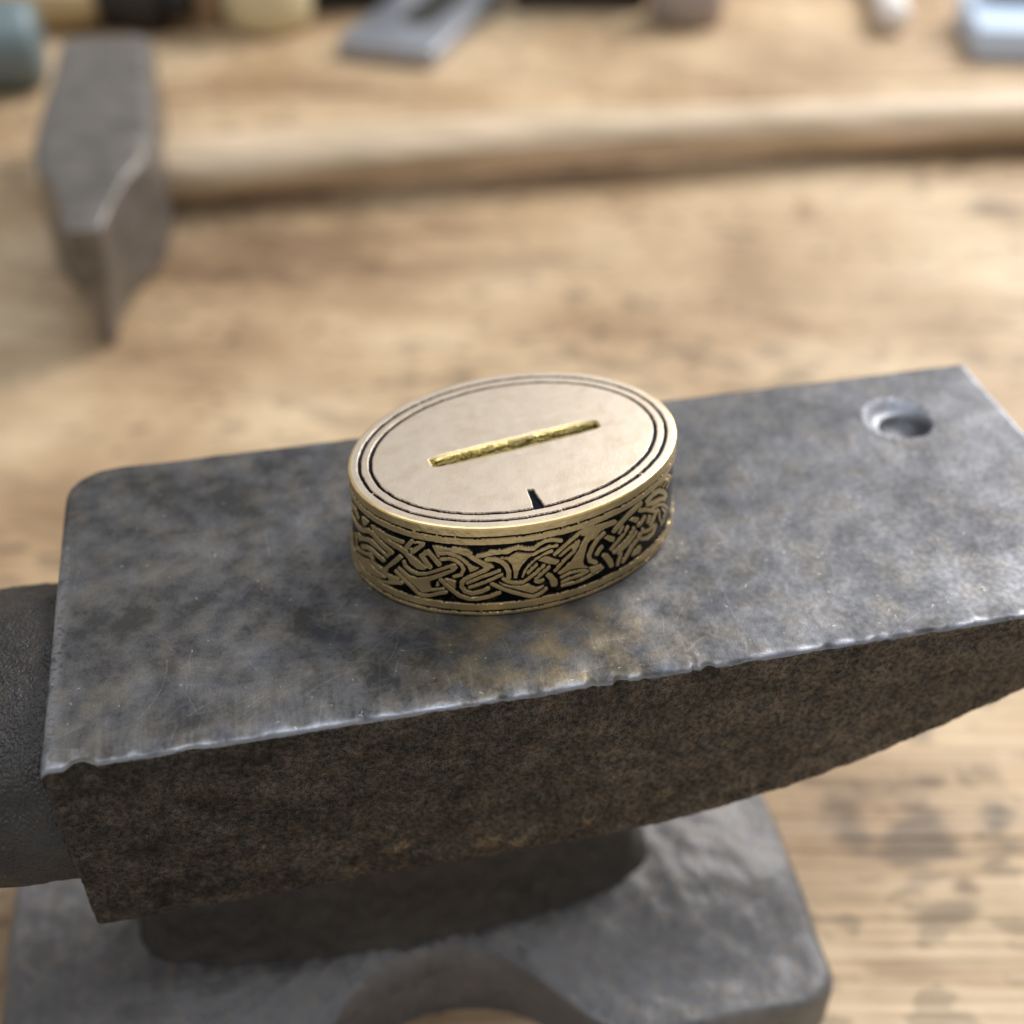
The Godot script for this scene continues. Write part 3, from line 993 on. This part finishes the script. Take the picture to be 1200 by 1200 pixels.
func make_fitting() -> void:
	# angle by way along the side
	var table := 6000
	var lens_ := PackedFloat32Array()
	lens_.resize(table + 1)
	var at := Vector2(0, HALF_WIDE)
	for k in table:
		var a := PI / 2 - TAU * (k + 1) / table
		var q := Vector2(HALF_LONG * cos(a), HALF_WIDE * sin(a))
		lens_[k + 1] = lens_[k] + q.distance_to(at)
		at = q
	arc_angle.resize(COLS)
	var seek := 0
	for i in COLS:
		var want := lens_[table] * i / COLS
		while lens_[seek + 1] < want:
			seek += 1
		arc_angle[i] = PI / 2 - TAU * (seek + (want - lens_[seek]) / (lens_[seek + 1] - lens_[seek])) / table
	relief.resize(COLS * ROWS)
	carve()
	# mouldings round the top and the foot
	for j in ROWS:
		var v := TALL * j / (ROWS - 1)
		for i in COLS:
			var u := ROUND * i / COLS
			var wander := 0.06 * wob.get_noise_2d(u * 0.35, 5) + 0.03 * wob.get_noise_2d(u * 1.6, 15)
			var x := v + wander
			var h := maxf(sm(1.22, 1.10, v + wander * 0.5), sm(1.46, 1.56, x) * sm(2.28, 2.17, x))
			h = maxf(h, sm(10.38, 10.48, x) * sm(11.32, 11.22, x))
			h = maxf(h, sm(11.60, 11.68, x))
			# bridges left in the narrow grooves
			if v > 1.1 and v < 1.6:
				h = maxf(h, 0.75 * sm(0.40, 0.55, wob.get_noise_2d(u * 0.9, 300)))
			if v > 11.2 and v < 11.7:
				h = maxf(h, 0.9 * sm(0.42, 0.55, wob.get_noise_2d(u * 0.5, 400)))
			var k := j * COLS + i
			relief[k] = maxf(relief[k], h)
	var t := thing("knife_fitting", "oval brass knife fitting with a slot in its top and carved knotwork sides", "knife fitting", Vector3(0, FACE + 0.03, -0.2).rotated(Vector3.UP, 0.0), FITTING_TURN)
	var grain := noise(2.2, 91, 3)
	for band in [["rim", 0.0, 1.35], ["upper_bead", 1.35, 2.4], ["knotwork_band", 2.4, 10.2], ["lower_bead", 10.2, 11.45], ["foot_bead", 11.45, TALL]]:
		var j0 := int(round(band[1] / TALL * (ROWS - 1)))
		var j1 := int(round(band[2] / TALL * (ROWS - 1)))
		var p := PackedVector3Array()
		var plain := PackedVector3Array()
		var keep := PackedByteArray()
		var col := PackedColorArray()
		for j in range(j0, j1 + 1):
			var v := TALL * j / (ROWS - 1)
			for i in COLS:
				var u := ROUND * i / COLS
				var h := relief[j * COLS + i]
				h = sm(0.18, 0.72, h)
				keep.append(1 if h > 0.95 else 0)
				var inset := 0.02 * wob.get_noise_2d(u * 0.8, v * 0.8) + 0.008 * grain.get_noise_2d(u, v)
				var y := TALL - v
				if v < 0.28:
					var c := 1.0 - v / 0.28
					inset += 0.28 * (1.0 - sqrt(1.0 - c * c))
				if v > 11.8:
					var c := (v - 11.8) / 0.3
					inset += 0.3 * (1.0 - sqrt(maxf(0.0, 1.0 - c * c)))
				var k := 1.0 + 0.03 * v / TALL
				var a := arc_angle[i]
				plain.append(Vector3((HALF_LONG * k - inset) * cos(a), y, (HALF_WIDE * k - inset) * sin(a)))
				inset += 0.24 * (1.0 - h)
				p.append(Vector3((HALF_LONG * k - inset) * cos(a), y, (HALF_WIDE * k - inset) * sin(a)))
				col.append(brass(h, u, v))
		part(band[0], grid(COLS, j1 - j0 + 1, p, true, true, col, PackedVector2Array(), null, plain, keep), mats.brass, t)
	# --- the top plate, from the slot out to the rim
	var n := 1440
	var mouth := PackedVector2Array()
	var rim := PackedVector2Array()
	for i in n:
		var a := TAU * i / n
		rim.append(Vector2(cos(a), sin(a)))
		# where this angle meets the slot's outline
		var c := Vector2(cos(a), sin(a))
		var q := Vector2(10.05, 0.9) * Vector2(signf(c.x) * pow(absf(c.x), 0.62), signf(c.y) * pow(absf(c.y), 0.16))
		q.y += 0.05 * wob.get_noise_2d(q.x * 1.5, signf(q.y) * 30.0) + 0.03 * wob.get_noise_2d(q.x * 5.0, signf(q.y) * 60.0)
		q.x += 0.08 * wob.get_noise_2d(q.y * 2.0, signf(q.x) * 9.0)
		mouth.append(q + Vector2(0.15, -0.05) + Vector2(0, -0.012) * q.x * -0.6)
	var notch := PackedVector2Array([Vector2(-2.05, 8.2), Vector2(-1.4, 8.3), Vector2(-1.40, 11.4), Vector2(-2.6, 11.4)])
	var p := PackedVector3Array()
	var col := PackedColorArray()
	var steps := 170
	for j in steps + 1:
		var s := j / float(steps)
		for i in n:
			var d := 0.0
			var q: Vector2
			if s > 0.55:
				d = lerpf(4.0, 0.28, (s - 0.55) / 0.45)
				q = rim[i] * Vector2(HALF_LONG - d, HALF_WIDE - d)
			else:
				d = 99.0
				q = mouth[i].lerp(rim[i] * Vector2(HALF_LONG - 4.0, HALF_WIDE - 4.0), s / 0.55)
			var u := atan2(q.y, q.x) * 16.0
			var w := 0.05 * wob.get_noise_2d(u * 0.4, 500) + 0.03 * wob.get_noise_2d(u * 2.0, 600)
			var groove := 0.0
			if d < 9:
				var e := d + w
				groove = maxf(sm(0.24, 0.16, absf(e - 1.25)), sm(0.25, 0.17, absf(e - 2.45)))
				if wob.get_noise_2d(u * 0.9, 700) > 0.52:
					groove *= 1.0 - sm(0.52, 0.6, wob.get_noise_2d(u * 0.9, 700)) * (1.0 if d < 2 else 0.0)
			if q.y > 7 and absf(q.x + 2) < 2:
				if Geometry2D.is_point_in_polygon(q, notch):
					groove = 1.0
			var y := TALL + 0.012 * wob.get_noise_2d(q.x * 0.25, q.y * 0.25) - 0.28 * groove
			y -= 0.16 * (1.0 - sm(0.0, 0.02, s))
			p.append(Vector3(q.x, y, q.y))
			var stain := 0.5 + 0.5 * wob.get_noise_2d(q.x * 0.35 + 9, q.y * 0.35)
			var pale := Color(0.83, 0.73, 0.63).lerp(Color(0.74, 0.645, 0.54), stain)
			pale = pale.lerp(Color(0.80, 0.62, 0.26), 1.0 - sm(0.0, 0.03, s))
			var rub := Vector2(q.x, q.y).rotated(0.75)
			var smear := sm(0.0, 0.5, wob.get_noise_2d(q.x * 0.16 + 60, q.y * 0.3))
			pale = pale.lerp(Color(0.66, 0.55, 0.42), 0.4 * smear)
			var line := sm(0.35, 0.6, grain.get_noise_2d(rub.x * 0.12, rub.y * 3.2 + 20)) * sm(2.0, -6.0, q.x + wob.get_noise_2d(q.x, q.y) * 6.0)
			pale = pale.lerp(Color(0.58, 0.48, 0.34), 0.5 * line)
			if sm(0.5, 0.62, grain.get_noise_2d(q.x * 1.2 + 50, q.y * 1.2)) > 0:
				pale = pale.lerp(Color(0.5, 0.42, 0.32), 0.45 * sm(0.5, 0.62, grain.get_noise_2d(q.x * 1.2 + 50, q.y * 1.2)))
			col.append(pale.lerp(Color(0.010, 0.012, 0.02), sm(0.35, 0.75, groove)))
	part("top_plate", grid(n, steps + 1, p, true, true, col), mats.plate, t)
	# --- the slot's walls and floor
	p = PackedVector3Array()
	var torn := noise(0.9, 95, 4)
	var slot_tone := PackedColorArray()
	for j in 29:
		var s := j / 28.0
		for i in n:
			var m := mouth[i]
			var far := m.y < 0
			var q := Vector2(lerpf(m.x, m.x * 0.985, s), lerpf(m.y, -0.30, (0.3 * s if far else pow(s, 0.7))))
			var tear := 0.12 * torn.get_noise_2d(m.x * 0.5, s * 4.0 + (40.0 if far else 0.0)) + 0.04 * torn.get_noise_2d(m.x * 2.2, s * 9.0)
			q.y += tear * sm(0, 0.3, s) * 1.4
			var y := TALL - 0.16 - (1.7 * s if far else 1.5 * pow(s, 1.3)) + (0.5 * tear + 0.35 * torn.get_noise_2d(m.x * 0.6, 200.0)) * sm(0, 0.4, s)
			var streak_shade := clampf(sm(0.0, 0.4, torn.get_noise_2d(m.x * 0.45 + 70, s * 3.5 + (9.0 if far else 0.0))) * sm(0.1, 0.4, s) + 0.75 * sm(0.55, 0.95, s) + (0.78 * sm(0.12, 0.26, s) if far else -0.25) + sm(1.0, 0.3, absf(m.x - 2.4)) * sm(0.2, 0.4, s) + sm(0.7, 0.2, absf(m.x + 9.7)), 0, 1)  # streaks, plus the slot's depth painted as shade: far wall and floor darker
			slot_tone.append(Color(0.90, 0.82, 0.54).lerp(Color(0.20, 0.16, 0.06), 0.9 * streak_shade))
			if s > 0.9:
				q.y = lerpf(q.y, -0.38, sm(0.9, 1.0, s))
			p.append(Vector3(q.x, y, q.y))
	part("slot", grid(n, 29, p, true, false, slot_tone), mats.slot, t)


# ---------------------------------------------------------------- hammer
func make_hammer() -> void:
	var at := Vector3(-102.0, 0, -160.0)
	var dir := Vector3(-0.205, 0, -0.979).normalized()
	var out := Vector3(dir.z, 0, -dir.x) * -1.0       # to the right
	var t := thing("hammer", "cross peen hammer with long pale wooden handle lying behind the anvil", "hammer", at)
	var steel := material(Color(0.20, 0.19, 0.185), 0.45, 0.9)
	steel.albedo_texture = handle_figure()
	steel.albedo_color = Color(0.23, 0.22, 0.212).linear_to_srgb()
	steel.metallic = 0.6
	steel.roughness = 0.4
	steel.normal_enabled = true
	steel.normal_texture = mats.iron.normal_texture
	steel.normal_scale = 0.5
	steel.uv1_triplanar = true
	steel.uv1_scale = Vector3.ONE * 12.0
	var rings := []
	for q in [[0.0, 3.8, 15.6, 0.0], [0.8, 4.6, 16.2, 0.0], [14, 6.4, 16.0, 0.0], [28, 9.6, 16.0, 0.2], [36, 13.2, 16.6, 0.6], [41, 14.8, 17.0, 1.0], [56, 16.2, 17.0, 1.0], [78, 16.0, 17.0, 1.0], [104, 14.9, 17.0, 1.0], [129, 14.6, 16.8, 1.0], [134, 14.2, 16.4, 1.0], [136, 13.0, 15.2, 1.0]]:
		var ring := []
		for v in rounded_ring(q[1], q[2], lerpf(1.0, 4.5, q[3])):
			var taper := lerpf(lerpf(0.3, 1.0, sm(0, 45, q[0])), 1.0, (v.y + q[2]) / (2.0 * q[2]))
			ring.append(dir * q[0] + out * v.x * taper + Vector3(0, 17.2 + v.y, 0))
		rings.append(ring)
	part("head", loft(rings), steel, t)
	# the handle runs out of the eye to the right
	var wood := material(Color(0.70, 0.56, 0.40), 0.5)
	wood.albedo_texture = handle_figure()
	wood.uv1_triplanar = true
	wood.uv1_scale = Vector3(3.0, 24.0, 24.0)
	var a := dir * 80.0 + Vector3(0, 11.0, 0)
	var b := Vector3(260.0, 10.2, -305.0) - at
	var along := (b - a).normalized()
	var across := along.cross(Vector3.UP).normalized()
	rings = []
	for k in 40:
		var s := k / 39.0
		var c := a.lerp(b, s) + across * (-2.5 * sin(s * PI * 1.6)) + Vector3(0, 1.2 * sin(s * 6.0), 0)
		var hw := 11.4 + 1.2 * sin(s * 7.0) - 2.0 * sm(0.05, 0.3, s) + 2.4 * sm(0.45, 0.75, s)
		var hh := 8.6 - 1.2 * sm(0.05, 0.3, s) + 1.0 * sm(0.45, 0.75, s)
		var ring := []
		for i in 36:
			var an := TAU * i / 36
			ring.append(c + across * hw * cos(an) + Vector3(0, hh * sin(an), 0))
		rings.append(ring)
	part("handle", loft(rings), wood, t)
	# the end of the handle shows in the eye on the left
	var stub := []
	for s in [0.0, 20.0, 21.0]:
		var ring := []
		for i in 24:
			var an := TAU * i / 24
			var k := 1.0 if s < 20.5 else 0.9
			ring.append(a - along * s + across * 10.5 * k * cos(an) + Vector3(0, 8.0 * k * sin(an), 0))
		stub.append(ring)
	stub.reverse()
	part("handle_end", loft(stub), wood, t)


func handle_figure() -> ImageTexture:
	var w := 512
	var g := bytes(w, w, 0.05, 81, 4, 8, 1)
	var b := bytes(w, w, 0.012, 82, 3)
	var rgb := PackedByteArray()
	rgb.resize(w * w * 3)
	for k in w * w:
		var t := clampf(0.82 + 0.5 * (g[k] / 255.0 - 0.5) + 0.6 * (b[k] / 255.0 - 0.5), 0.2, 1)
		rgb[k * 3] = int(255 * pow(t, 0.4545))
		rgb[k * 3 + 1] = int(255 * pow(t * 0.97, 0.4545))
		rgb[k * 3 + 2] = int(255 * pow(t * lerpf(0.72, 1.0, t), 0.4545))
	return texture(w, w, rgb)


# ---------------------------------------------------------------- what lies along the back of the bench
func make_clutter() -> void:
	var steel := material(Color(0.42, 0.45, 0.52), 0.38, 0.8)
	var dark := material(Color(0.018, 0.016, 0.016), 0.6)
	# a flat plate with a dark slot
	var t := thing("steel_plate", "flat blue grey steel plate with a dark opening, lying beyond the hammer handle", "plate", Vector3(-35, 0.1, -401), -18)
	var st := bevelled(40, 7.0, 84, 2.5, 0.8)
	part("plate", st, steel, t)
	part("opening", bevelled(15, 0.9, 46, 7, 0.3), dark, t).position = Vector3(2, 6.7, -6) * MM
	# black grip behind the hammer head
	t = thing("black_grip", "thick black tool grip just behind the hammer head", "tool handle", Vector3(-160, 0, -408))
	part("grip", lathe([[-27, 6], [-25, 13], [-10, 14.5], [6, 14], [20, 15], [25, 13], [27, 6]], Vector3(0.95, 0, 0.3).normalized(), Vector3.UP, Vector3(0, 13, 0)), dark, t)
	part("ferrule", lathe([[26, 5], [26.2, 8.2], [35, 8], [35.4, 5]], Vector3(0.95, 0, 0.3).normalized(), Vector3.UP, Vector3(0, 13, 0)), material(Color(0.05, 0.05, 0.055), 0.4, 0.7), t)
	# blue grey pipe end on the far left
	t = thing("grey_pipe", "round blue grey steel bar at the left edge beside the hammer head", "bar", Vector3(-183, 0, -337))
	part("bar", lathe([[-70, 12], [-69, 15], [8, 15], [13, 14.2], [15, 12.4], [15.4, 8]], Vector3(0.97, 0, -0.2).normalized(), Vector3.UP, Vector3(0, 15.2, 0)), material(Color(0.16, 0.21, 0.23), 0.5, 0.3), t)
	# tan wooden handle behind it
	t = thing("wooden_stick", "tan wooden stick at the far left above the grey bar", "stick", Vector3(-200, 0, -398))
	part("stick", lathe([[-60, 6], [-58, 9], [0, 10.5], [30, 9.5], [36, 8], [37, 4]], Vector3(0.98, 0, -0.05).normalized(), Vector3.UP, Vector3(0, 10.5, 0)), material(Color(0.42, 0.31, 0.16), 0.6), t)
	# brown block and cream pot
	t = thing("wooden_block", "small brown wooden block between the black grip and the cream pot", "block", Vector3(-128, 0, -412), 4)
	part("block", bevelled(22, 24, 24, 1.5, 0.9), material(Color(0.30, 0.19, 0.11), 0.6), t)
	t = thing("cream_pot", "round cream coloured pot at the back edge of the bench", "pot", Vector3(-98, 0, -405))
	part("pot", lathe([[0.2, 6], [0.2, 15], [2, 17], [8, 18], [26, 18], [28, 16.5], [28.2, 6]], Vector3.UP, Vector3.RIGHT, Vector3.ZERO), material(Color(0.62, 0.53, 0.33), 0.45), t)
	part("lid", lathe([[28.2, 6], [28.3, 18.6], [30, 19.2], [34, 19], [35, 16], [35.2, 4]], Vector3.UP, Vector3.RIGHT, Vector3.ZERO), material(Color(0.68, 0.6, 0.42), 0.4), t)
	# dark tools
	t = thing("black_box", "low black box behind the steel plate, left of it", "box", Vector3(-66, 0, -436), 5)
	part("box", bevelled(36, 26, 32, 2, 1), dark, t)
	t = thing("dark_case", "wide dark case right of the steel plate at the top edge", "case", Vector3(28, 0, -445), -1)
	part("case", bevelled(56, 34, 46, 3, 1.5), material(Color(0.022, 0.017, 0.016), 0.55), t)
	part("case_lid", bevelled(57, 5, 47, 3, 1), material(Color(0.03, 0.022, 0.02), 0.5), t).position = Vector3(0, 34, 0) * MM
	# greyish violet stone
	t = thing("grey_jar", "squat grey violet jar with a pale stopper beside the dark case", "jar", Vector3(70, 0, -412))
	part("jar", lathe([[0.2, 6], [0.2, 13], [2, 15], [16, 15.5], [22, 13], [24, 9]], Vector3.UP, Vector3.RIGHT, Vector3.ZERO), material(Color(0.33, 0.29, 0.28), 0.35), t)
	part("stopper", lathe([[23, 6], [23, 9.5], [30, 10], [34, 8], [34.5, 3]], Vector3.UP, Vector3.RIGHT, Vector3.ZERO), material(Color(0.56, 0.50, 0.50), 0.4), t)
	# white pen-like tube
	t = thing("white_tube", "short white tube pointing at the camera near the top right", "tube", Vector3(153, 0, -420))
	part("tube", lathe([[-40, 3], [-39, 6.4], [24, 6.6], [28, 5.6], [30, 3.2]], Vector3(-0.12, 0, 1).normalized(), Vector3.UP, Vector3(0, 6.7, 0)), material(Color(0.78, 0.74, 0.72), 0.4), t)
	# pale blue tray with a grey block on it
	t = thing("blue_box", "pale blue box at the top right edge of the bench", "box", Vector3(206, 0, -384), -6)
	part("box", bevelled(60, 12, 46, 2, 1), material(Color(0.55, 0.68, 0.88), 0.45), t)
	t = thing("grey_block", "grey block standing on the pale blue box at the right edge", "block", Vector3(212, 12.1, -402), -6)
	part("block", bevelled(50, 16, 14, 2, 1), material(Color(0.22, 0.23, 0.22), 0.55), t)
